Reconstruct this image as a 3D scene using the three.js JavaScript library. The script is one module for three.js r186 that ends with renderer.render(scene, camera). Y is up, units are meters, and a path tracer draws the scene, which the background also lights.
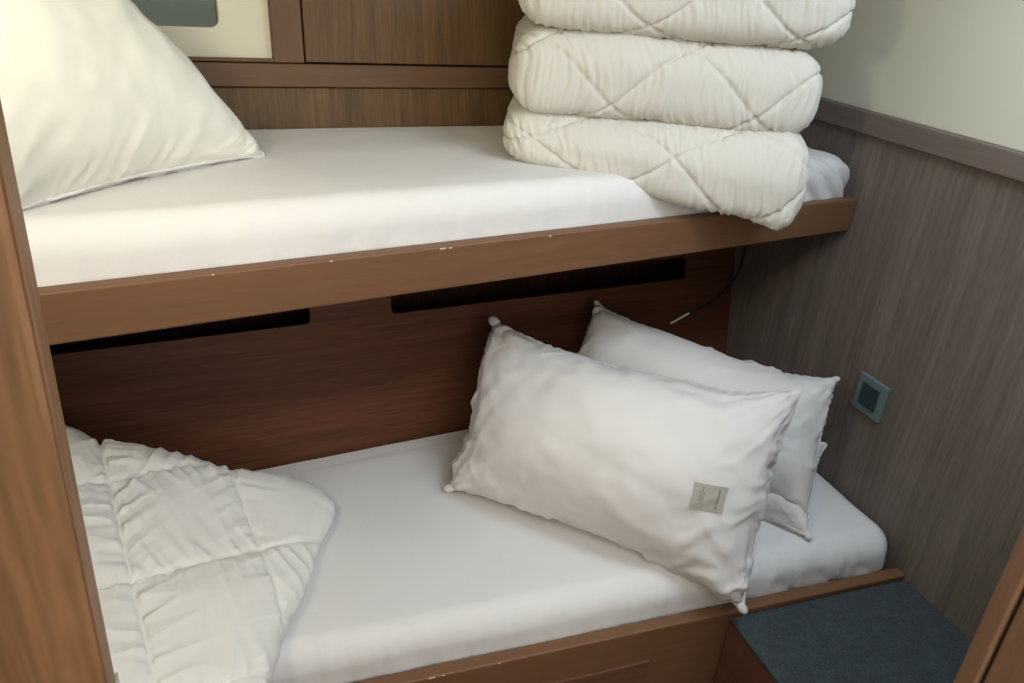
import * as THREE from 'three';
import { RoundedBoxGeometry } from 'three/addons/geometries/RoundedBoxGeometry.js';
import { mergeGeometries, mergeVertices } from 'three/addons/utils/BufferGeometryUtils.js';
import { RectAreaLightUniformsLib } from 'three/addons/lights/RectAreaLightUniformsLib.js';
import { createNoise2D, createNoise3D } from 'simplex-noise';

// ------------------------------------------------------------------ camera, sky, light, exposure
const D = Math.PI / 180;
const scene = new THREE.Scene();
const camera = new THREE.PerspectiveCamera(46.6, 1024 / 683, 0.05, 30);
camera.position.set(-1.28, 1.60, 0.923);
camera.rotation.set(-25.74 * D, -20.9 * D, 4.863 * D, 'YXZ');
camera.updateMatrixWorld(true); camera.updateProjectionMatrix();
scene.background = new THREE.Color().setRGB(0.27, 0.29, 0.255);      // dull daylight beyond the porthole
const renderer = new THREE.WebGLRenderer();
renderer.toneMapping = THREE.LinearToneMapping;
renderer.toneMappingExposure = 0.84;
renderer.shadowMap.enabled = true;
RectAreaLightUniformsLib.init();

const CEIL = 2.06;
// each panel, in the ceiling or on a wall, is a glowing mesh and an area light of the same size just in front of it
const PANELS = [
  { name: 'deck_hatch', x: -0.36, z: 0.36, w: 0.5, d: 0.34, color: [0.70, 0.85, 1.0], power: 17, glow: 3,
    label: 'frosted deck hatch glowing with daylight above the bunk aisle', category: 'hatch' },
  { name: 'corridor_light_panel', x: -0.92, z: 0.83, w: 0.6, d: 0.4, color: [0.85, 0.92, 1.0], power: 5.6, glow: 3,
    label: 'wide white light panel in the corridor ceiling outside the door', category: 'lamp' },
  { name: 'wall_lamp', x: -1.6, y: 1.70, z: 0.538, w: 0.16, d: 0.18, color: [1.0, 0.91, 0.70], power: 68, glow: 4, wall: true,
    label: 'small warm wall lamp on the cabin side of the door wall', category: 'lamp' },
];
// frosted window at the end of the corridor, behind the camera
const CORRIDOR_WINDOW = { x: -1.0, y: 1.5, w: 1.0, h: 0.9, color: [1.0, 0.96, 0.88], power: 2.3, glow: 3 };

// ------------------------------------------------------------------ helpers
function rng(seed) { let s = seed >>> 0; return () => { s = (s + 0x6d2b79f5) | 0; let t = Math.imul(s ^ (s >>> 15), 1 | s); t = (t + Math.imul(t ^ (t >>> 7), 61 | t)) ^ t; return ((t ^ (t >>> 14)) >>> 0) / 4294967296; }; }
const V = (x, y, z) => new THREE.Vector3(x, y, z);
const lerp = (a, b, t) => a + (b - a) * t;
const clamp = (x, a = 0, b = 1) => Math.min(b, Math.max(a, x));
const sstep = (a, b, x) => { const t = clamp((x - a) / (b - a)); return t * t * (3 - 2 * t); };
const taken = new Map();
function numbered(name) { const n = taken.get(name) || 0; taken.set(name, n + 1); return n ? name + '_' + String(n).padStart(3, '0') : name; }
function mesh(name, geo, mat, parent) {
  const m = new THREE.Mesh(geo, mat); m.name = parent ? name : numbered(name); m.castShadow = m.receiveShadow = true; (parent || scene).add(m); return m;
}
function thing(name, label, category, group) {
  const g = new THREE.Group(); g.name = numbered(name); g.userData = { label, category }; if (group) g.userData.group = group; scene.add(g); return g;
}
function structure(name, label) { const g = new THREE.Group(); g.name = name; g.userData = { kind: 'structure', label, category: name.split('_')[0] }; scene.add(g); return g; }
// uv in metres from the dominant normal; grain runs along v. along: 'x' turns the grain to run along x
function metricUV(geo, along = 'y', off = [0, 0]) {
  const p = geo.attributes.position, n = geo.attributes.normal, uv = new Float32Array(p.count * 2);
  for (let i = 0; i < p.count; i++) {
    const x = p.getX(i), y = p.getY(i), z = p.getZ(i), ax = Math.abs(n.getX(i)), ay = Math.abs(n.getY(i)), az = Math.abs(n.getZ(i));
    let a, b;
    if (az >= ax && az >= ay) { a = x; b = y; } else if (ax >= ay) { a = z; b = y; } else { a = x; b = z; }
    if (along === 'x') { if (ax > az && ax > ay) { a = y; b = z; } else { const t = a; a = b; b = t; } }
    uv[2 * i] = a + off[0]; uv[2 * i + 1] = b + off[1];
  }
  geo.setAttribute('uv', new THREE.BufferAttribute(uv, 2)); return geo;
}
function box(x0, x1, y0, y1, z0, z1, { r = 0.002, along = 'y', off } = {}) {
  const w = x1 - x0, h = y1 - y0, d = z1 - z0, rr = Math.min(r, w * 0.45, h * 0.45, d * 0.45);
  const g = new RoundedBoxGeometry(w, h, d, 2, rr);
  g.translate((x0 + x1) / 2, (y0 + y1) / 2, (z0 + z1) / 2);
  return metricUV(g, along, off);
}

// ------------------------------------------------------------------ textures and materials
function periodic(seed, nx, ny) {           // tileable value noise on an nx by ny lattice
  const R = rng(seed), a = new Float32Array(nx * ny); for (let i = 0; i < a.length; i++) a[i] = R();
  return (u, v) => {
    const x = u * nx, y = v * ny, xi = Math.floor(x), yi = Math.floor(y); let fx = x - xi, fy = y - yi; fx = fx * fx * (3 - 2 * fx); fy = fy * fy * (3 - 2 * fy);
    const X0 = ((xi % nx) + nx) % nx, X1 = (X0 + 1) % nx, Y0 = ((yi % ny) + ny) % ny, Y1 = (Y0 + 1) % ny;
    return lerp(lerp(a[Y0 * nx + X0], a[Y0 * nx + X1], fx), lerp(a[Y1 * nx + X0], a[Y1 * nx + X1], fx), fy);
  };
}
function tex(w, h, f, srgb) {
  const d = new Uint8Array(w * h * 4);
  for (let j = 0; j < h; j++) for (let i = 0; i < w; i++) { const c = f((i + 0.5) / w, (j + 0.5) / h), k = (j * w + i) * 4; for (let q = 0; q < 3; q++) d[k + q] = clamp(c[q], 0, 255); d[k + 3] = 255; }
  const t = new THREE.DataTexture(d, w, h); t.wrapS = t.wrapT = THREE.RepeatWrapping; t.magFilter = THREE.LinearFilter; t.minFilter = THREE.LinearMipmapLinearFilter; t.generateMipmaps = true;
  if (srgb) t.colorSpace = THREE.SRGBColorSpace; t.needsUpdate = true; return t;
}
// veneer: one tile is a metre square, grain along v
function grainField(seed, strength = 1) {
  const wob = periodic(seed, 6, 2), c = periodic(seed + 1, 26, 2), m = periodic(seed + 2, 110, 4), f = periodic(seed + 3, 330, 14), s = periodic(seed + 4, 512, 40);
  return (u, v) => { const uu = u + 0.02 * (wob(u, v) - 0.5); return strength * (0.38 * (c(uu, v) - 0.5) + 0.42 * (m(uu, v) - 0.5) + 0.42 * (f(uu, v) - 0.5) + 0.32 * (s(uu, v) - 0.5)); };
}
function wood(seed, base, contrast, { rough = 0.5, bump = 0.0004} = {}) {
  const g = grainField(seed), b = new THREE.Color(base);
  const map = tex(1024, 1024, (u, v) => { const k = 1 + contrast * g(u, v); return [base >> 16, (base >> 8) & 255, base & 255].map((c, i) => c * (i === 2 ? 1 + (k - 1) * 1.15 : k)); }, true);
  const bm = tex(1024, 1024, (u, v) => { const c = 128 + 170 * g(u, v); return [c, c, c]; });
  return new THREE.MeshPhysicalMaterial({ map, bumpMap: bm, bumpScale: bump, roughness: rough, specularIntensity: 0.5 });
}
const M = {
  veneer: wood(11, 0x624a30, 0.34, { rough: 0.5 }),
  veneerWall: wood(21, 0x7b6f67, 0.26, { rough: 0.46 }),
  rail: wood(31, 0x72523b, 0.10, { rough: 0.45, bump: 0.0001 }),
  front: wood(41, 0x684637, 0.3, { rough: 0.5 }),
  hullTrim: wood(47, 0x674c37, 0.14, { rough: 0.5, bump: 0.0001 }),
  hull: wood(45, 0x5a3623, 0.34, { rough: 0.5 }),
  oak: wood(51, 0x7e5b3e, 0.34, { rough: 0.45 }),
  dado: wood(65, 0x7c6e66, 0.12, { rough: 0.5, bump: 0.0001 }),
  jamb: wood(61, 0x84644e, 0.14, { rough: 0.5, bump: 0.0001 }),
  cream: new THREE.MeshStandardMaterial({ color: 0xe3e0cd, roughness: 0.62 }),
  liner: new THREE.MeshStandardMaterial({ color: 0xd2ccb6, roughness: 0.5 }),
  black: new THREE.MeshStandardMaterial({ color: 0x0d0d0f, roughness: 0.5 }),
  whitePlastic: new THREE.MeshStandardMaterial({ color: 0xe9e6de, roughness: 0.4 }),
  chip: new THREE.MeshStandardMaterial({ color: 0xcdb59c, roughness: 0.8 }),
  steel: new THREE.MeshStandardMaterial({ color: 0xc8c8c4, roughness: 0.3, metalness: 0.9 }),
  plate: new THREE.MeshStandardMaterial({ color: 0x6d7f84, roughness: 0.45 }),
  rocker: new THREE.MeshStandardMaterial({ color: 0x36434c, roughness: 0.4 }),
  floor: wood(71, 0x8a6a4c, 0.4, { rough: 0.4 }),
};
{
  const n = periodic(81, 500, 500), n2 = periodic(82, 60, 60);
  const f = (u, v) => 0.7 * n(u, v) + 0.3 * n2(u, v);
  M.carpet = new THREE.MeshStandardMaterial({ roughness: 0.95, bumpScale: 0.0015,
    map: tex(1024, 1024, (u, v) => { const k = 0.72 + 0.56 * f(u, v); return [54 * k, 61 * k, 64 * k]; }, true), bumpMap: tex(1024, 1024, (u, v) => { const c = 255 * f(u, v); return [c, c, c]; }) });
  const weave = periodic(91, 400, 400);
  const wb = tex(1024, 1024, (u, v) => { const c = 255 * weave(u, v); return [c, c, c]; });
  const cloth = (hex, sheen) => new THREE.MeshPhysicalMaterial({ color: hex, roughness: 0.9, sheen, sheenRoughness: 0.6, sheenColor: new THREE.Color(0xffffff) });
  M.sheet = cloth(0xdbd8d6, 0.1); M.sheet.bumpMap = wb; M.sheet.bumpScale = 0.0002;
  M.pillow = cloth(0xdcd7d3, 0.15);
  M.duvet = cloth(0xdedbd5, 0.12);
  M.largePillow = cloth(0xe8e6db, 0.12);
  M.foldedDuvet = cloth(0xcdc8be, 0.12);
  M.piping = cloth(0xd2cecd, 0.1);
}

// ------------------------------------------------------------------ the room
const XL = -2.03, ZC = 1.8;                                  // left wall, end of the corridor
{
  const f = structure('floor', 'brown wooden cabin sole under the bunks'); 
  for (let i = 0; i < 17; i++) mesh('plank', box(XL + i * 0.12, Math.min(XL + (i + 1) * 0.12 - 0.003, 0), -0.03, 0, -1.2, ZC, { along: 'y', off: [i * 0.37, i * 0.21] }), M.floor, f);
  mesh('subfloor', box(XL - 0.05, 0.05, -0.06, -0.031, -1.25, ZC + 0.05), M.front, f);
  const c = structure('ceiling', 'plain cream cabin ceiling');
  mesh('ceiling_board', box(XL - 0.05, 0.05, CEIL, CEIL + 0.05, -1.4, ZC + 0.05), M.cream, c);
  const r = structure('wall_right', 'brown veneer wall with a dado rail and cream upper part');
  mesh('veneer_panel', box(0, 0.04, -0.03, 1.322, -1.3, ZC, { off: [0.1, 0] }), M.veneerWall, r);
  mesh('dado_rail', box(-0.012, 0.04, 1.323, 1.369, -1.3, ZC, { r: 0.004, along: 'x' }), M.dado, r).userData.label = 'brown dado rail';
  mesh('upper_panel', box(0.001, 0.04, 1.369, CEIL + 0.04, -1.3, ZC), M.cream, r).userData.label = 'cream upper panel';
  const l = structure('wall_left', 'brown veneer wall at the far end of the bunks');
  mesh('veneer_panel', box(XL - 0.04, XL, -0.03, 1.32, -1.3, ZC), M.veneerWall, l);
  mesh('upper_panel', box(XL - 0.04, XL, 1.321, CEIL + 0.04, -1.3, ZC), M.cream, l);
  const k = structure('wall_corridor', 'brown veneer wall at the end of the corridor');
  mesh('veneer_panel', box(XL, 0, -0.03, CEIL, ZC, ZC + 0.04), M.veneerWall, k);
}
// hull side: leans outward and runs at a slant behind both bunks
const HN = V(0.13, 0.19, 1).normalize(), HX = V(1, 0, -0.13).normalize(), HY = new THREE.Vector3().crossVectors(HN, HX).normalize(), HO = V(0, 0.57, -0.728);
const hullZ = (x, y) => -0.728 - 0.13 * x - 0.19 * (y - 0.57);
const hl = (x, y) => { const p = V(x, y, hullZ(x, y)).sub(HO); return [p.dot(HX), p.dot(HY)]; };
const hs = (x) => hl(x, 1.2)[0], ht = (y) => hl(-0.9, y)[1];
{
  const g = structure('wall_back', 'brown veneer hull side behind the two bunks');
  g.matrixAutoUpdate = true; g.position.copy(HO); g.quaternion.setFromRotationMatrix(new THREE.Matrix4().makeBasis(HX, HY, HN));
  const s0 = hs(XL) - 0.12, s1 = 0.14;
  // lower panel with two long hand slots
  const lo = ht(0.3), hi = ht(1.17), sh = new THREE.Shape([[s0, lo], [s1, lo], [s1, hi], [s0, hi]].map((a) => new THREE.Vector2(...a)));
  const slot = (a, b, c, d, r) => { const h = new THREE.Path(); h.moveTo(a + r, c); h.lineTo(b - r, c); h.quadraticCurveTo(b, c, b, c + r); h.lineTo(b, d - r); h.quadraticCurveTo(b, d, b - r, d); h.lineTo(a + r, d); h.quadraticCurveTo(a, d, a, d - r); h.lineTo(a, c + r); h.quadraticCurveTo(a, c, a + r, c); return h; };
  sh.holes.push(slot(hs(-1.99), hs(-1.148), ht(0.874), ht(0.93), 0.012), slot(hs(-0.972), hs(-0.166), ht(0.874), ht(0.93), 0.012));
  const pg = new THREE.ExtrudeGeometry(sh, { depth: 0.012, bevelEnabled: false, curveSegments: 6 }); pg.translate(0, 0, -0.012);
  mesh('lower_panel', metricUV(pg, 'x', [0.3, 0.6]), M.hull, g);
  mesh('slot_backing', box(s0, s1, lo, hi, -0.32, -0.30), M.hull, g);
  mesh('slot_shelf', box(s0, s1, ht(0.3), ht(0.6), -0.30, -0.013), M.hull, g);
  mesh('slot_cover', box(s0, s1, ht(1.0), ht(1.17), -0.30, -0.013), M.hull, g);
  // upper part
  const top = ht(CEIL) + 0.12, wl = hs(-1.80), wr = hs(-1.178), wb = ht(1.393), wt = ht(1.72);
  mesh('skirting_panel', box(s0, s1, ht(1.171), ht(1.341), -0.02, 0, { off: [0.2, 0] }), M.veneer, g);
  mesh('ledge', box(s0, s1, ht(1.3415), ht(1.384), -0.02, 0.009, { along: 'x', r: 0.003 }), M.hullTrim, g).userData.label = 'plain brown ledge strip';
  mesh('panel', box(hs(-1.1175), s1, ht(1.3875), top, -0.02, 0.002, { off: [0.55, 0.3] }), M.veneer, g);
  mesh('panel', box(s0, hs(-1.90), ht(1.3875), top, -0.02, 0.002, { off: [0.15, 0.3] }), M.veneer, g);
  mesh('header', box(hs(-1.90), hs(-1.1205), ht(1.80), top, -0.02, 0.002, { off: [0.35, 0.3] }), M.veneer, g);
  // window: frame, cream liner with a rounded opening, glass
  const w = structure('window_1', 'porthole with cream liner in a brown frame'); w.position.copy(g.position); w.quaternion.copy(g.quaternion);
  const fr = (a, b, c, d) => box(a, b, c, d, -0.05, 0.006, { r: 0.002 });
  mesh('window_frame', mergeGeometries([fr(wr, hs(-1.1215), ht(1.3855), ht(1.797)), fr(hs(-1.899), wl, ht(1.3855), ht(1.797)), fr(wl, wr, wt, ht(1.797)), fr(wl, wr, ht(1.3855), wb)]), M.hullTrim, w);
  const ls = new THREE.Shape([[wl, wb], [wr, wb], [wr, wt], [wl, wt]].map((a) => new THREE.Vector2(...a)));
  const gl = hs(-1.66), gr = hs(-1.266), gb = ht(1.443), gt = ht(1.66);
  ls.holes.push(slot(gl, gr, gb, gt, 0.022));
  const lg = new THREE.ExtrudeGeometry(ls, { depth: 0.03, bevelEnabled: true, bevelSize: 0.002, bevelThickness: 0.002, bevelSegments: 2, curveSegments: 8 }); lg.translate(0, 0, -0.046);
  mesh('window_liner', metricUV(lg), M.liner, w).userData.label = 'cream moulded liner';
  const pane = new THREE.PlaneGeometry(gr - gl + 0.02, gt - gb + 0.02); pane.translate((gl + gr) / 2, (gb + gt) / 2, -0.034);
  mesh('pane', pane, new THREE.MeshPhysicalMaterial({ color: 0xb4b8b0, transmission: 1, roughness: 0.05, thickness: 0, ior: 1.12 }), w).userData.label = 'grey green tinted glass';
}
{ // hull planking behind the panels, open at the porthole
  const g = scene.getObjectByName('wall_back');
  const s0 = hs(XL) - 0.12, s1 = 0.14, top = ht(CEIL) + 0.12, a = hs(-1.70), c = hs(-1.2), d = ht(1.40), e = ht(1.70);
  for (const q of [[s0, a, ht(1.2), top], [c, s1, ht(1.2), top], [a, c, ht(1.2), d], [a, c, e, top]]) mesh('hull_backing', box(...q, -0.075, -0.06), M.hull, g);
}
// door wall with its jambs, between the cabin and the corridor where the camera stands
{
  const w = structure('wall_front', 'brown veneer door wall facing the bunks');
  mesh('veneer_panel', box(XL, -1.505, 0, CEIL, 0.539, 0.579), M.veneerWall, w);
  mesh('veneer_panel', box(-0.555, 0, 0, CEIL, 0.539, 0.639), M.veneerWall, w);
  mesh('door_header', box(-1.505, -0.555, 1.98, CEIL, 0.539, 0.579, { along: 'x' }), M.veneerWall, w);
  const a = structure('trim_1', 'orange brown oak door jamb beside the corridor');
  mesh('jamb_board', box(-1.504, -1.365, 0, 1.98, 0.5385, 0.5635, { r: 0.005, off: [0.31, 0] }), M.oak, a);
  mesh('strike_plate', box(-1.3652, -1.3636, 1.02, 1.205, 0.540, 0.556, { r: 0.0006 }), M.steel, a).userData.label = 'bright metal strike plate';
  const b = structure('trim_2', 'brown door jamb with a stop and groove');
  mesh('door_stop', box(-0.6245, -0.556, 0, 1.98, 0.5385, 0.559, { r: 0.003 }), M.jamb, b);
  mesh('jamb_board', box(-0.6215, -0.556, 0, 1.98, 0.5625, 0.68, { r: 0.003, off: [0.2, 0] }), M.jamb, b);
}
// lamps and hatch
for (const p of PANELS) {
  const g = thing(p.name, p.label, p.category); g.position.set(p.x, p.y || CEIL, p.z); if (p.wall) g.rotation.x = Math.PI / 2;
  const fw = 0.02, hw = p.w / 2, hd = p.d / 2;
  mesh('frame', mergeGeometries([box(-hw - fw, hw + fw, -0.015, -0.0005, -hd - fw, -hd), box(-hw - fw, hw + fw, -0.015, -0.0005, hd, hd + fw), box(-hw - fw, -hw, -0.015, -0.0005, -hd, hd), box(hw, hw + fw, -0.015, -0.0005, -hd, hd)]), M.whitePlastic, g);
  const e = new THREE.MeshStandardMaterial({ color: 0xffffff, roughness: 0.6, emissive: new THREE.Color().setRGB(...p.color), emissiveIntensity: p.glow });
  mesh('diffuser', box(-hw, hw, -0.010, -0.0005, -hd, hd), e, g);
  const L = new THREE.RectAreaLight(new THREE.Color().setRGB(...p.color), p.power, p.w, p.d);
  L.name = 'light'; L.position.set(0, -0.018, 0); L.rotation.x = -Math.PI / 2; g.add(L);
}

{
  const c = CORRIDOR_WINDOW, w = structure('window_2', 'bright frosted window at the end of the corridor'); w.position.set(c.x, c.y, ZC);
  const hw = c.w / 2, hh = c.h / 2, fw = 0.04;
  mesh('window_frame', mergeGeometries([box(-hw - fw, hw + fw, -hh - fw, -hh, -0.02, -0.0005), box(-hw - fw, hw + fw, hh, hh + fw, -0.02, -0.0005), box(-hw - fw, -hw, -hh, hh, -0.02, -0.0005), box(hw, hw + fw, -hh, hh, -0.02, -0.0005)]), M.rail, w);
  mesh('pane', box(-hw, hw, -hh, hh, -0.010, -0.0005), new THREE.MeshStandardMaterial({ color: 0xffffff, roughness: 0.5, emissive: new THREE.Color().setRGB(...c.color), emissiveIntensity: c.glow }), w);
  const L = new THREE.RectAreaLight(new THREE.Color().setRGB(...c.color), c.power, c.w, c.h); L.name = 'light'; L.position.set(0, 0, -0.022); w.add(L);
}

// ------------------------------------------------------------------ bunks
const railZ = (x) => -0.412 - 0.208 * x;
{
  const t = thing('upper_bunk', 'upper bunk shelf with a brown front rail under the stacked duvets', 'bunk');
  const a = V(0, 0, railZ(0)), b = V(-2.028, 0, railZ(-2.028)), len = a.distanceTo(b), ang = Math.atan2(-(a.z - b.z), a.x - b.x);
  const rg = new RoundedBoxGeometry(len, 0.072, 0.024, 3, 0.004); metricUV(rg, 'x');
  rg.translate(-len / 2, 1.154, -0.012); rg.rotateY(ang); rg.translate(-0.001, 0, a.z);
  mesh('front_rail', rg, M.rail, t);
  const d = new THREE.Shape(); const pts = [[-0.001, railZ(0) - 0.025], [-2.028, railZ(-2.028) - 0.025], [-2.028, hullZ(-2.028, 1.14) + 0.006], [-0.001, hullZ(0, 1.14) + 0.006]];
  d.setFromPoints(pts.map(([x, z]) => new THREE.Vector2(x, -z)));
  const dg = new THREE.ExtrudeGeometry(d, { depth: 0.018, bevelEnabled: false }); dg.rotateX(-Math.PI / 2); dg.translate(0, 1.12, 0);
  mesh('deck_board', metricUV(dg, 'x'), M.front, t);
  const R = rng(5);
  for (const [x, w] of [[-0.975, 0.010], [-0.962, 0.006], [-1.15, 0.004], [-0.78, 0.005], [-1.31, 0.003]]) {
    const c = new RoundedBoxGeometry(w, 0.0022, 0.0016, 1, 0.0007); c.rotateY(ang); c.translate(x, 1.188 - R() * 0.002, railZ(x) - 0.0003); mesh('paint_chip', c, M.chip, t);
  }
}
{
  const t = thing('lower_bunk', 'lower bunk base with a brown front panel beside the step', 'bunk');
  mesh('front_panel', box(-2.028, -0.001, 0.0, 0.5, -0.026, 0, { r: 0.004, along: 'x', off: [0.4, 0.1] }), M.rail, t);
  mesh('locker_door', box(-1.62, -0.597, 0.09, 0.424, 0.0004, 0.0065, { r: 0.0015, along: 'x', off: [0.7, 0.5] }), M.front, t);
  const d = new THREE.Shape([[-0.002, 0.027], [-2.027, 0.027], [-2.027, -hullZ(-2.027, 0.44) - 0.006], [-0.002, -hullZ(0, 0.44) - 0.006]].map((p) => new THREE.Vector2(...p)));
  const dg = new THREE.ExtrudeGeometry(d, { depth: 0.018, bevelEnabled: false }); dg.rotateX(-Math.PI / 2); dg.translate(0, 0.43, 0);
  mesh('deck_board', metricUV(dg, 'x'), M.front, t);
  for (const [x, w] of [[-1.02, 0.012], [-1.0, 0.006], [-0.9, 0.004]]) { const c = new RoundedBoxGeometry(w, 0.0022, 0.0016, 1, 0.0007); c.translate(x, 0.4982, -0.0002); mesh('paint_chip', c, M.chip, t); }
  const s = thing('step_box', 'dark slate carpet covered step between the lower bunk and door', 'step');
  mesh('body', box(-0.432, -0.001, 0, 0.482, 0.004, 0.40, { along: 'x' }), M.front, s);
  mesh('carpet_top', box(-0.434, -0.001, 0.4825, 0.491, 0.003, 0.404, { r: 0.003 }), M.carpet, s).userData.label = 'dark slate carpet';
}

// ------------------------------------------------------------------ soft things
// dense rounded box: positions of the undeformed body with normals; fn(p, n) gives the final point
function softBox(w, h, d, r, segs, fn) {
  const g0 = new THREE.BoxGeometry(w, h, d, ...segs); g0.deleteAttribute('uv'); g0.deleteAttribute('normal');
  const g = mergeVertices(g0, 1e-6), p = g.attributes.position, q = V(), inn = V(), n = V(), hx = w / 2, hy = h / 2, hz = d / 2;
  const rr = Math.min(r, hx, hy, hz), uv = new Float32Array(p.count * 2);
  for (let i = 0; i < p.count; i++) {
    q.fromBufferAttribute(p, i);
    inn.set(clamp(q.x, -hx + rr, hx - rr), clamp(q.y, -hy + rr, hy - rr), clamp(q.z, -hz + rr, hz - rr));
    n.copy(q).sub(inn); if (n.lengthSq() < 1e-12) n.set(0, 1, 0); n.normalize();
    q.copy(inn).addScaledVector(n, rr);
    uv[2 * i] = q.x; uv[2 * i + 1] = q.z + q.y;
    fn(q, n); p.setXYZ(i, q.x, q.y, q.z);
  }
  g.setAttribute('uv', new THREE.BufferAttribute(uv, 2)); g.computeVertexNormals(); return g;
}
const ridge = (x) => 1 - Math.abs(x);

// mattresses in fitted sheets
function mattress(name, label, { zf, zb, x0, x1, y0, y1, r, seed, folds }) {
  const n2 = createNoise2D(rng(seed)), w = x1 - x0, d = 0.62, h = y1 - y0, xm = (x0 + x1) / 2;
  const g = softBox(w, h, d, r, [340, 26, 120], (p, n) => {
    let k = 0.0022 * n2(p.x * 2.2, p.z * 3) + 0.0007 * n2(p.x * 9, p.z * 7);
    const edge = sstep(d / 2 - 0.07, d / 2, p.z) + sstep(w / 2 - 0.07, w / 2, p.x);
    k += clamp(edge) * (0.0014 * n2(p.x * 14, p.y * 9 + p.z * 4) + 0.001 * n2(p.x * 40, p.y * 8));
    k += folds(p, n, n2);
    p.addScaledVector(n, k);
    if (p.y > 0) { const e = sstep(-d / 2 + r * 1.2, -d / 2 + r * 0.5, p.z); p.y = lerp(p.y, h / 2 - 0.001, e * sstep(0, 0.01, p.y)); }   // tucked square against the hull side
    const x = p.x + xm, b = (p.z + d / 2) / d; 
    const y = p.y + (y0 + y1) / 2; p.set(x, y, lerp(zb(x, y), zf(x), b));   // the back follows the lean of the hull side
  });
  const m = mesh(name, g, M.sheet); m.userData = { label, category: 'mattress' }; return m;
}
mattress('upper_mattress', 'white sheeted mattress on the upper bunk below the duvet stack', {
  zf: (x) => railZ(x) - 0.026, zb: (x, y) => hullZ(x, y) + 0.010, x0: -2.02, x1: -0.006, y0: 1.139, y1: 1.268, r: 0.05, seed: 3,
  folds: (p, n, n2) => { // gathers of the sheet at the right front corner
    const wx = sstep(0.72, 0.86, p.x) * sstep(0.0, 0.22, p.z); const s = (p.x - 0.8) * 0.85 - p.z * 0.55 + p.y * 0.9;
    return wx * 0.024 * (Math.pow(Math.abs(Math.sin(s * 52 + 1.2 * n2(p.x * 4, p.z * 4))), 0.6) - 0.6) * sstep(0.085, 0.03, p.y);
  } });
mattress('lower_mattress', 'white sheeted mattress on the lower bunk below the pillows', {
  zf: () => -0.029, zb: (x, y) => hullZ(x, y) + 0.010, x0: -2.02, x1: -0.008, y0: 0.449, y1: 0.579, r: 0.05, seed: 4,
  folds: (p, n, n2) => { const w = sstep(0.45, 0.7, p.x) * sstep(0.26, 0.31, p.z) * sstep(0.03, -0.02, p.y); const s = p.x * 0.9 + p.y * 1.1; return w * 0.005 * (Math.pow(Math.abs(Math.sin(s * 34)), 0.5) - 0.7); } });

// a small cloth solver: lengths are kept, pressure pushes along the normals, `pinned` vertices stay where they are
function solve(pos, cons, tris, { steps, passes, push, pinned, damp = 0.9 }) {
  const n = pos.length / 3, prev = pos.slice(), nor = new Float32Array(pos.length), m = cons.a.length;
  for (let s = 0; s < steps; s++) {
    nor.fill(0);
    for (let t = 0; t < tris.length; t += 3) {
      const a = tris[t] * 3, b = tris[t + 1] * 3, c = tris[t + 2] * 3;
      const ux = pos[b] - pos[a], uy = pos[b + 1] - pos[a + 1], uz = pos[b + 2] - pos[a + 2], vx = pos[c] - pos[a], vy = pos[c + 1] - pos[a + 1], vz = pos[c + 2] - pos[a + 2];
      const x = uy * vz - uz * vy, y = uz * vx - ux * vz, z = ux * vy - uy * vx;
      nor[a] += x; nor[a + 1] += y; nor[a + 2] += z; nor[b] += x; nor[b + 1] += y; nor[b + 2] += z; nor[c] += x; nor[c + 1] += y; nor[c + 2] += z;
    }
    for (let i = 0; i < n; i++) {
      if (pinned && pinned[i]) continue;
      const k = 3 * i, l = Math.hypot(nor[k], nor[k + 1], nor[k + 2]) || 1, q = push(i, s) / l;
      for (let e = 0; e < 3; e++) { const x = pos[k + e], v = (x - prev[k + e]) * damp; prev[k + e] = x; pos[k + e] = x + v + nor[k + e] * q; }
    }
    for (let p = 0; p < passes; p++) {
      const back = (s + p) & 1;
      for (let j = 0; j < m; j++) {
        const i = back ? m - 1 - j : j, A = cons.a[i], B = cons.b[i], a = 3 * A, b = 3 * B, x = pos[b] - pos[a], y = pos[b + 1] - pos[a + 1], z = pos[b + 2] - pos[a + 2];
        const l = Math.sqrt(x * x + y * y + z * z), wa = pinned && pinned[A] ? 0 : 1, wb = pinned && pinned[B] ? 0 : 1; if (!(wa + wb) || l < 1e-9) continue;
        const q = cons.k[i] * (l - cons.r[i]) / l / (wa + wb);
        pos[a] += x * q * wa; pos[a + 1] += y * q * wa; pos[a + 2] += z * q * wa; pos[b] -= x * q * wb; pos[b + 1] -= y * q * wb; pos[b + 2] -= z * q * wb;
      }
    }
  }
  return pos;
}
const table = () => ({ A: [], B: [], R: [], K: [], add(a, b, r, k) { this.A.push(a); this.B.push(b); this.R.push(r); this.K.push(k); }, done() { return { a: Int32Array.from(this.A), b: Int32Array.from(this.B), r: Float32Array.from(this.R), k: Float32Array.from(this.K) }; } });
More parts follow.
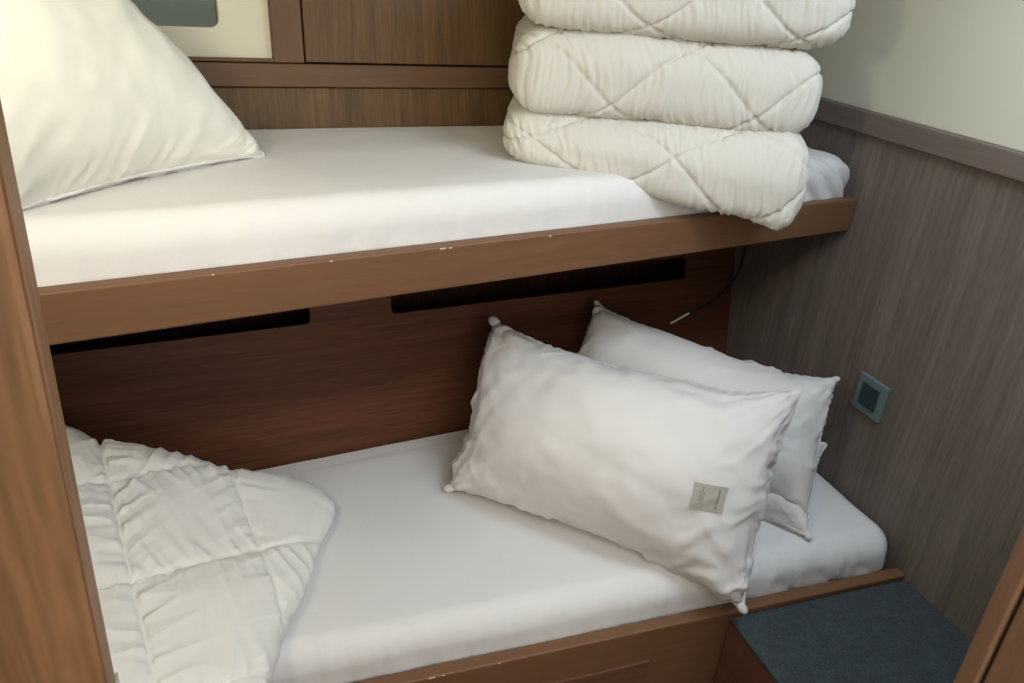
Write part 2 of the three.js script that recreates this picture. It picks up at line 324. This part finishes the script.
// two sheets sewn together along the rim and blown up to the wanted thickness; returns the two grids in the plane of the seam
function inflate(W, H, thick, seed, { nu = 124, nv = 84, belly = 0.045, slump = 0.35, steps = 190, bend = 0.05 } = {}) {
  const n2 = createNoise2D(rng(seed)), R = rng(seed + 3), F = (nu + 1) * (nv + 1), rim = (i, j) => i === 0 || j === 0 || i === nu || j === nv;
  const id = (i, j) => j * (nu + 1) + i, bid = new Int32Array(F); let count = F;
  for (let j = 0; j <= nv; j++) for (let i = 0; i <= nu; i++) bid[id(i, j)] = rim(i, j) ? id(i, j) : count++;
  const pos = new Float32Array(count * 3), fill = new Float32Array(count);
  for (let j = 0; j <= nv; j++) for (let i = 0; i <= nu; i++) {
    const u = -1 + 2 * i / nu, v = -1 + 2 * j / nv, x = u * W / 2 * (1 + belly * (1 - v * v)), y = v * H / 2 * (1 + belly * (W / H) * (1 - u * u));
    for (const [k, sd] of [[id(i, j), 1], [bid[id(i, j)], -1]]) { pos[3 * k] = x; pos[3 * k + 1] = y; pos[3 * k + 2] = rim(i, j) ? 0.004 * n2(x * 9, y * 9) : sd * 0.012 * (1 - u * u) * (1 - v * v) + (R() - 0.5) * 0.004; fill[k] = Math.max(0.25, 1 - slump * v + 0.45 * n2(u * 1.6 + sd * 4, v * 1.4)); }
  }
  const T = table(), tris = [], dist = (a, b) => Math.hypot(pos[3 * a] - pos[3 * b], pos[3 * a + 1] - pos[3 * b + 1]);
  const link = (a, b, k) => T.add(a, b, dist(a, b), k);
  for (const f of [(q) => q, (q) => bid[q]]) {
    const front = f(id(1, 1)) === id(1, 1);
    for (let j = 0; j <= nv; j++) for (let i = 0; i <= nu; i++) {
      const a = f(id(i, j));
      if (i < nu) link(a, f(id(i + 1, j)), 0.9); if (j < nv) link(a, f(id(i, j + 1)), 0.9);
      if (i < nu && j < nv) { link(a, f(id(i + 1, j + 1)), 0.35); link(f(id(i + 1, j)), f(id(i, j + 1)), 0.35); const b = f(id(i + 1, j)), c = f(id(i, j + 1)), d = f(id(i + 1, j + 1)); front ? tris.push(a, b, d, a, d, c) : tris.push(a, d, b, a, c, d); }
      if (i < nu - 1) link(a, f(id(i + 2, j)), bend); if (j < nv - 1) link(a, f(id(i, j + 2)), bend);
    }
  }
  const mid = id(nu >> 1, nv >> 1), midB = bid[mid]; let press = 1, last = -1;
  solve(pos, T.done(), tris, { steps, passes: 4, damp: 0.88, push: (i, s) => { if (s !== last) { last = s; press = clamp((thick - (pos[3 * mid + 2] - pos[3 * midB + 2])) / thick * 4, 0.05, 1); } return 0.0011 * press * fill[i]; } });
  return { pos, tris, id, bid, nu, nv };
}
// pillow: four corners in space, and an inflated cover hung between them
function pillow(name, label, o) {
  const { BL, BR, TR, TL, thick, seed = 1, bias = 0, ears = [], group, fold = 1 } = o;
  const W = BL.distanceTo(BR) * 1.03, H = BL.distanceTo(TL) * 1.04, c = inflate(W, H, thick, seed, o), P = c.pos;
  const N = new THREE.Vector3().crossVectors(BR.clone().add(TR).sub(BL).sub(TL), TL.clone().add(TR).sub(BL).sub(BR)).normalize();
  const at = (k) => V(P[3 * k], P[3 * k + 1], P[3 * k + 2]), k00 = at(c.id(0, 0)), k10 = at(c.id(c.nu, 0)), k11 = at(c.id(c.nu, c.nv)), k01 = at(c.id(0, c.nv));
  const place = (q) => {
    const sx = (k10.x + k11.x - k00.x - k01.x) / 2, sy = (k01.y + k11.y - k00.y - k10.y) / 2, a = (q.x - (k00.x + k01.x) / 2) / sx, b = (q.y - (k00.y + k10.y) / 2) / sy;
    return BL.clone().lerp(BR, a).lerp(TL.clone().lerp(TR, a), b).addScaledVector(N, q.z + bias * Math.sin(Math.PI * clamp(a)) * Math.sin(Math.PI * clamp(b)));
  };
  const out = new Float32Array(P.length), uv = new Float32Array(P.length / 3 * 2);
  for (let k = 0; k < P.length / 3; k++) { const q = at(k), w = place(q); out.set([w.x, w.y, w.z], 3 * k); uv[2 * k] = q.x; uv[2 * k + 1] = q.y; }
  const g = new THREE.BufferGeometry(); g.setAttribute('position', new THREE.BufferAttribute(out, 3)); g.setAttribute('uv', new THREE.BufferAttribute(uv, 2)); g.setIndex(c.tris); g.computeVertexNormals();
  // creases: gathered along the seam, fanning out of the corners, and a few soft folds across the face
  const n2 = createNoise2D(rng(seed + 20)), n3 = createNoise2D(rng(seed + 21)), rg = (q) => Math.exp(-q * q * 9) - 0.3, nor = g.attributes.normal;
  for (let j = 1; j < c.nv; j++) for (let i = 1; i < c.nu; i++) for (const [k, side] of [[c.id(i, j), 1], [c.bid[c.id(i, j)], -1]]) {
    const u = -1 + 2 * i / c.nu, v = -1 + 2 * j / c.nv, x = u * W / 2, y = v * H / 2, dU = (1 - Math.abs(u)) * W / 2, dV = (1 - Math.abs(v)) * H / 2; let wr = 0;
    for (const [dd, al, ph, len] of [[dU, y, u > 0 ? 1 : 7, 0.085], [dV, x, v > 0 ? 13 : 19, 0.05]]) {
      const e = Math.exp(-dd / len) * sstep(0, 0.02, dd), am = clamp(0.6 + 0.7 * n2(al * 3 + ph, side)), w = al + 0.02 * n2(dd * 14 + ph, al * 6);
      wr += e * am * (0.0085 * rg(n3(w * 6.5 + ph, dd * 2.2 + side)) + 0.0045 * rg(n3(w * 14 + ph, dd * 3 + side + 5)) + 0.0014 * n3(w * 30 + ph, dd * 5 + side));
    }
    for (const sx of [-1, 1]) for (const sy of [-1, 1]) {
      const dx = (1 - sx * u) * W / 2, dy = (1 - sy * v) * H / 2, r = Math.hypot(dx, dy), an = Math.atan2(dy, dx);
      wr += Math.exp(-r / 0.10) * sstep(0.01, 0.05, r) * (0.005 * rg(n2(an * 2.6 + sx * 5 + side * 2, r * 3 + sy * 9)) + 0.003 * n3(an * 6 + sx * 3 + side, r * 5 + sy * 4));
    }
    const inn = sstep(0.02, 0.10, Math.min(dU, dV));
    wr += inn * (0.003 * n2(x * 5 + 40, y * 7 + side) + 0.004 * rg(n3(x * 2.6 + 0.3 * n2(x * 5, y * 5), y * 5.5 + 9 * side)) * clamp(n2(x * 3 + 70, y * 3) + 0.3) + 0.0009 * n3(x * 16, y * 24 + side));
    wr *= fold; out[3 * k] += wr * nor.getX(k); out[3 * k + 1] += wr * nor.getY(k); out[3 * k + 2] += wr * nor.getZ(k);
  }
  g.computeVertexNormals();
  const t = thing(name, label, 'pillow', group);
  mesh('cover', g, o.material || M.pillow, t);
  const line = [], w3 = (k) => V(out[3 * k], out[3 * k + 1], out[3 * k + 2]);
  for (let i = 0; i < c.nu; i += 2) line.push(w3(c.id(i, 0))); for (let j = 0; j < c.nv; j += 2) line.push(w3(c.id(c.nu, j)));
  for (let i = c.nu; i > 0; i -= 2) line.push(w3(c.id(i, c.nv))); for (let j = c.nv; j > 0; j -= 2) line.push(w3(c.id(0, j)));
  mesh('piping', new THREE.TubeGeometry(new THREE.CatmullRomCurve3(line, true), 420, 0.0032, 6, true), M.piping, t);
  const mid = BL.clone().add(TR).multiplyScalar(0.5);
  for (const [i, j, r] of ears) {
    const e = new THREE.SphereGeometry(r, 14, 10), p = w3(c.id(i ? c.nu : 0, j ? c.nv : 0)), dir = p.clone().sub(mid).normalize();
    e.scale(1, 1, 1.5); e.lookAt(dir); e.translate(p.x, p.y, p.z); mesh('corner_tab', e, M.piping, t);
  }
  const S = (u, v) => { const x = (u + 1) / 2 * c.nu, y = (v + 1) / 2 * c.nv, i = Math.min(Math.floor(x), c.nu - 1), j = Math.min(Math.floor(y), c.nv - 1), fx = x - i, fy = y - j; return w3(c.id(i, j)).lerp(w3(c.id(i + 1, j)), fx).lerp(w3(c.id(i, j + 1)).lerp(w3(c.id(i + 1, j + 1)), fx), fy); };
  return { t, S, N };
}
const pf = pillow('piped_pillow', 'white piped pillow with a grey care label leaning on the other pillows', {
  BL: V(-0.89, 0.592, -0.385), BR: V(-0.432, 0.533, 0.020), TR: V(-0.272, 0.898, -0.135), TL: V(-0.763, 0.888, -0.560), thick: 0.17, bias: 0.02, belly: 0.085, seed: 8, fold: 1.7, ears: [[0, 0, 0.010], [1, 0, 0.009], [0, 1, 0.011]] });
{ // care label: find where its photo corners fall on the cover, then sew it there
  const find = (px, py) => {
    let best = [0, 0, 1e9], c = [0, 0], s = 1;
    for (let k = 0; k < 6; k++) { for (let i = -8; i <= 8; i++) for (let j = -8; j <= 8; j++) { const u = clamp(c[0] + s * i / 8, -0.98, 0.98), v = clamp(c[1] + s * j / 8, -0.98, 0.98), q = pf.S(u, v, 1).project(camera), e = Math.hypot((q.x + 1) * 512 - px, (1 - q.y) * 341.5 - py); if (e < best[2]) best = [u, v, e]; } c = best; s *= 0.25; }
    return best;
  };
  const q = [[689, 507.5], [722, 514], [729, 488], [695, 482]].map((a) => find(...a)), pos = [], uv = [], idx = [], n = 10;
  for (let j = 0; j <= n; j++) for (let i = 0; i <= n; i++) {
    const a = i / n, b = j / n, f = (k) => lerp(lerp(q[0][k], q[1][k], a), lerp(q[3][k], q[2][k], a), b), p = pf.S(f(0), f(1), 1).addScaledVector(pf.N, 0.0022); pos.push(p.x, p.y, p.z); uv.push(a, b);
  }
  for (let j = 0; j < n; j++) for (let i = 0; i < n; i++) { const a = j * (n + 1) + i, b = a + 1, c = a + n + 1, d = c + 1; idx.push(a, b, d, a, d, c); }
  const g = new THREE.BufferGeometry(); g.setAttribute('position', new THREE.Float32BufferAttribute(pos, 3)); g.setAttribute('uv', new THREE.Float32BufferAttribute(uv, 2)); g.setIndex(idx); g.computeVertexNormals();
  const cv = document.createElement('canvas'); cv.width = 256; cv.height = 200; const x = cv.getContext('2d');
  x.fillStyle = '#b2aca2'; x.fillRect(0, 0, 256, 200); const R = rng(77);
  for (let i = 0; i < 5000; i++) { x.fillStyle = `rgba(${R() > 0.5 ? '200,195,186' : '130,124,116'},0.25)`; x.fillRect(R() * 256, R() * 200, 3, 1.5); }
  const row = (cx, y0, y1, h, a) => { x.fillStyle = `rgba(40,38,36,${a})`; for (let y = y0; y < y1;) { const l = 3 + R() * 8; x.fillRect(cx - h / 2 + R() * 2, y, h - R() * 3, l); y += l + 2 + R() * 3; } };
  row(70, 22, 150, 7, 0.8); row(55, 60, 170, 6, 0.55); row(86, 60, 175, 6, 0.55); row(195, 30, 165, 12, 0.75);
  const t = new THREE.CanvasTexture(cv); t.colorSpace = THREE.SRGBColorSpace;
  mesh('care_label', g, new THREE.MeshStandardMaterial({ map: t, roughness: 0.85, side: THREE.DoubleSide }), pf.t).userData.label = 'grey woven care label';
}
pillow('piped_pillow', 'white piped pillow lying on another pillow in the corner of the lower bunk', {
  BL: V(-0.63, 0.64, -0.50), BR: V(-0.21, 0.607, -0.10), TR: V(-0.075, 0.835, -0.255), TL: V(-0.478, 0.878, -0.640), thick: 0.14, bias: 0.025, belly: 0.08, fold: 0.9, seed: 18, ears: [[1, 1, 0.007], [0, 1, 0.007]] });
pillow('piped_pillow', 'white pillow squashed underneath the others in the corner of the lower bunk', {
  BL: V(-0.60, 0.592, -0.44), BR: V(-0.222, 0.59, -0.075), TR: V(-0.07, 0.685, -0.235), TL: V(-0.44, 0.685, -0.63), thick: 0.10, seed: 28, ears: [[1, 0, 0.007]] });
pillow('large_pillow', 'large plump white pillow propped up on the upper bunk', {
  BL: V(-1.70, 1.232, 0.035), BR: V(-1.225, 1.271, -0.465), TR: V(-1.765, 1.69, -0.57), TL: V(-1.96, 1.70, -0.20), thick: 0.22, bias: 0.02, belly: 0.09, slump: 0.6, fold: 1.3, material: M.largePillow, seed: 38, nu: 110, nv: 90 });

// folded duvets: quilted in diamonds, the cloth gathered along the seams
const PX = 0.26, PV = 0.2;
function foldedDuvet(label, o) {
  const { w, h, d, r, seed, xc, vc, map } = o, n2 = createNoise2D(rng(seed)), n3 = createNoise2D(rng(seed + 9));
  const g = softBox(w, h, d, r, [250, 56, 90], (p, n) => {
    const zf = d / 2 - p.z, v = p.y + (p.y / (h / 2)) * zf, a = (p.x - xc) / PX, b = (v - vc) / PV, front = sstep(d / 2 - 0.2, d / 2 - 0.1, p.z);
    const f1 = a - b, f2 = a + b, d1 = Math.abs(f1 - Math.round(f1)) * 0.158, d2 = Math.abs(f2 - Math.round(f2)) * 0.158;
    const gr = Math.exp(-Math.pow(d1 / 0.004, 2)) + Math.exp(-Math.pow(d2 / 0.004, 2)), near = Math.exp(-Math.min(d1, d2) / 0.022);
    let k = 0.0055 * Math.pow(Math.abs(Math.sin(Math.PI * f1) * Math.sin(Math.PI * f2)), 0.45) - 0.0028 * gr;
    const s = p.x + 0.12 * v + 0.01 * n2(p.x * 6, v * 8), am = clamp(0.45 + 0.9 * near + 0.4 * n3(p.x * 7, v * 7));
    k += am * (0.0018 * (1 - 2 * Math.abs(n2(s * 36, v * 6))) + 0.0014 * n3(s * 85, v * 9)) + 0.003 * n2(p.x * 3, v * 4 + 9);
    p.addScaledVector(n, k * (0.4 + 0.6 * front)); map(p);
  });
  const m = mesh('folded_duvet', g, M.foldedDuvet); m.userData = { label, category: 'duvet', group: 'folded duvets stacked on the upper bunk' }; return m;
}
const layer = (w, h, d, xm, zf, bot, top, yaw) => (p) => { // bot, top: heights at front left, front right, back left, back right
  const a = clamp(p.x / w + 0.5, -0.1, 1.1), b = clamp(p.z / d + 0.5, 0, 1.05), wf = Math.pow(clamp(b), 3);
  const y0 = lerp(lerp(bot[2], bot[3], a), lerp(bot[0], bot[1], Math.pow(clamp(a), 1.15)), wf), y1 = lerp(lerp(top[2], top[3], a), lerp(top[0], top[1], a), wf);
  const t = p.y / h + 0.5; const x = p.x, z = p.z;
  p.set(xm + x * Math.cos(yaw) + z * Math.sin(yaw), lerp(y0, y1, t), zf - d / 2 + z * Math.cos(yaw) - x * Math.sin(yaw));
};
const YAW = -0.33;
foldedDuvet('white quilted folded duvet at the bottom of the stack, drooping over the rail', { w: 0.555, h: 0.12, d: 0.33, r: 0.05, seed: 101, xc: 0.03, vc: 0.03,
  map: layer(0.555, 0.12, 0.33, -0.497, -0.302, [1.268, 1.150, 1.270, 1.270], [1.338, 1.330, 1.385, 1.37], -0.40) });
foldedDuvet('white quilted folded duvet in the middle of the stack', { w: 0.55, h: 0.12, d: 0.33, r: 0.05, seed: 102, xc: -0.10, vc: -0.03,
  map: layer(0.55, 0.12, 0.33, -0.488, -0.336, [1.343, 1.335, 1.388, 1.373], [1.486, 1.486, 1.51, 1.50], YAW) });
foldedDuvet('white quilted folded duvet on top of the stack', { w: 0.575, h: 0.12, d: 0.33, r: 0.05, seed: 103, xc: 0.07, vc: 0.05,
  map: layer(0.575, 0.12, 0.33, -0.478, -0.333, [1.492, 1.494, 1.515, 1.505], [1.63, 1.61, 1.62, 1.61], YAW) });

// loose quilted duvet heaped on the lower bunk
{
  const n2 = createNoise2D(rng(201)), n3 = createNoise2D(rng(202)), w = 0.86, d = 0.62, h = 0.16;
  const plan = (A, B) => [lerp(lerp(-1.99, -1.115, A), lerp(-1.98, -1.305, A), B), lerp(lerp(-0.49, -0.40, A), 0.115, B)];
  const rg = (q) => 1 - 2.2 * Math.pow(Math.abs(q), 0.7);
  const g = softBox(w, h, d, 0.078, [300, 44, 230], (p, n) => {
    const [X, Z] = plan(p.x / w + 0.5, p.z / d + 0.5), a = (X - 0.22 * Z + 1.44) / 0.205, b = (Z + 0.5 * X + 0.83) / 0.235, up = sstep(-0.6, 0.1, n.y), face = sstep(0.2, 0.75, n.y);
    const ca = a - Math.round(a), cb = b - Math.round(b), d1 = Math.abs(ca) * 0.2, d2 = Math.abs(cb) * 0.2, ia = Math.floor(a), ib = Math.floor(b);
    let k = (0.25 + 0.75 * face) * (0.015 * Math.pow(Math.abs(Math.sin(Math.PI * a) * Math.sin(Math.PI * b)), 0.45) - 0.005 * (Math.exp(-Math.pow(d1 / 0.0045, 2)) + Math.exp(-Math.pow(d2 / 0.0045, 2))));
    // each cell has its own run of slanting gathers, strongest at its seams
    const tilt = 0.5 * Math.sin(ia * 3.7 + ib * 2.3), sa = a + tilt * b, sb = b - tilt * a;
    k += (Math.exp(-d1 / 0.05) * (0.0046 * rg(n2(sb * 3.2 + ia * 7, a * 0.9 + ib)) + 0.0022 * n3(sb * 9 + ia * 3, a * 1.4)) + Math.exp(-d2 / 0.06) * (0.0052 * rg(n2(sa * 3.4 + ib * 5 + 30, b * 0.8 + ia)) + 0.0024 * n3(sa * 9 + 40 + ib, b * 1.4))) * sstep(0, 0.006, Math.min(d1, d2));
    k += 0.008 * n3(p.x * 3, p.z * 3 + 2);
    p.addScaledVector(n, k * up);
    const A = p.x / w + 0.5, B = p.z / d + 0.5, t = p.y / h + 0.5, [x, z] = plan(A, B);                  // left to right, back to front
    const top = lerp(lerp(1.03, 0.85, B), lerp(0.63, 0.66, B), Math.pow(clamp(A), 0.85));
    p.set(x, lerp(0.585, top, t), z);
  });
  const m = mesh('loose_duvet', g, M.duvet); m.userData = { label: 'rumpled white quilted duvet heaped on the lower bunk beside the oak jamb', category: 'duvet' };
}

// ------------------------------------------------------------------ small things
{
  const s = thing('light_switch', 'square grey blue light switch on the veneer wall beside the pillows', 'switch');
  s.position.set(0, 0.806, -0.2205); 
  mesh('plate', box(-0.009, -0.0005, -0.042, 0.042, -0.041, 0.041, { r: 0.002 }), M.plate, s);
  mesh('rocker', box(-0.0115, -0.008, -0.0255, 0.0255, -0.025, 0.025, { r: 0.0015 }), M.rocker, s).userData.label = 'dark blue grey rocker';
}
{
  const c = thing('reading_light_cable', 'thin black cable with a white end behind the corner pillows', 'cable');
  const P = [V(-0.012, 0.965, -0.742), V(-0.014, 0.905, -0.745), V(-0.045, 0.855, -0.735), V(-0.115, 0.812, -0.722), V(-0.16, 0.793, -0.722)];
  mesh('cord', new THREE.TubeGeometry(new THREE.CatmullRomCurve3(P), 40, 0.003, 8), M.black, c);
  mesh('white_end', new THREE.TubeGeometry(new THREE.CatmullRomCurve3([P[4].clone(), P[4].clone().add(V(-0.05, -0.026, 0.0))]), 4, 0.0028, 10), M.whitePlastic, c);
}
renderer.render(scene, camera);
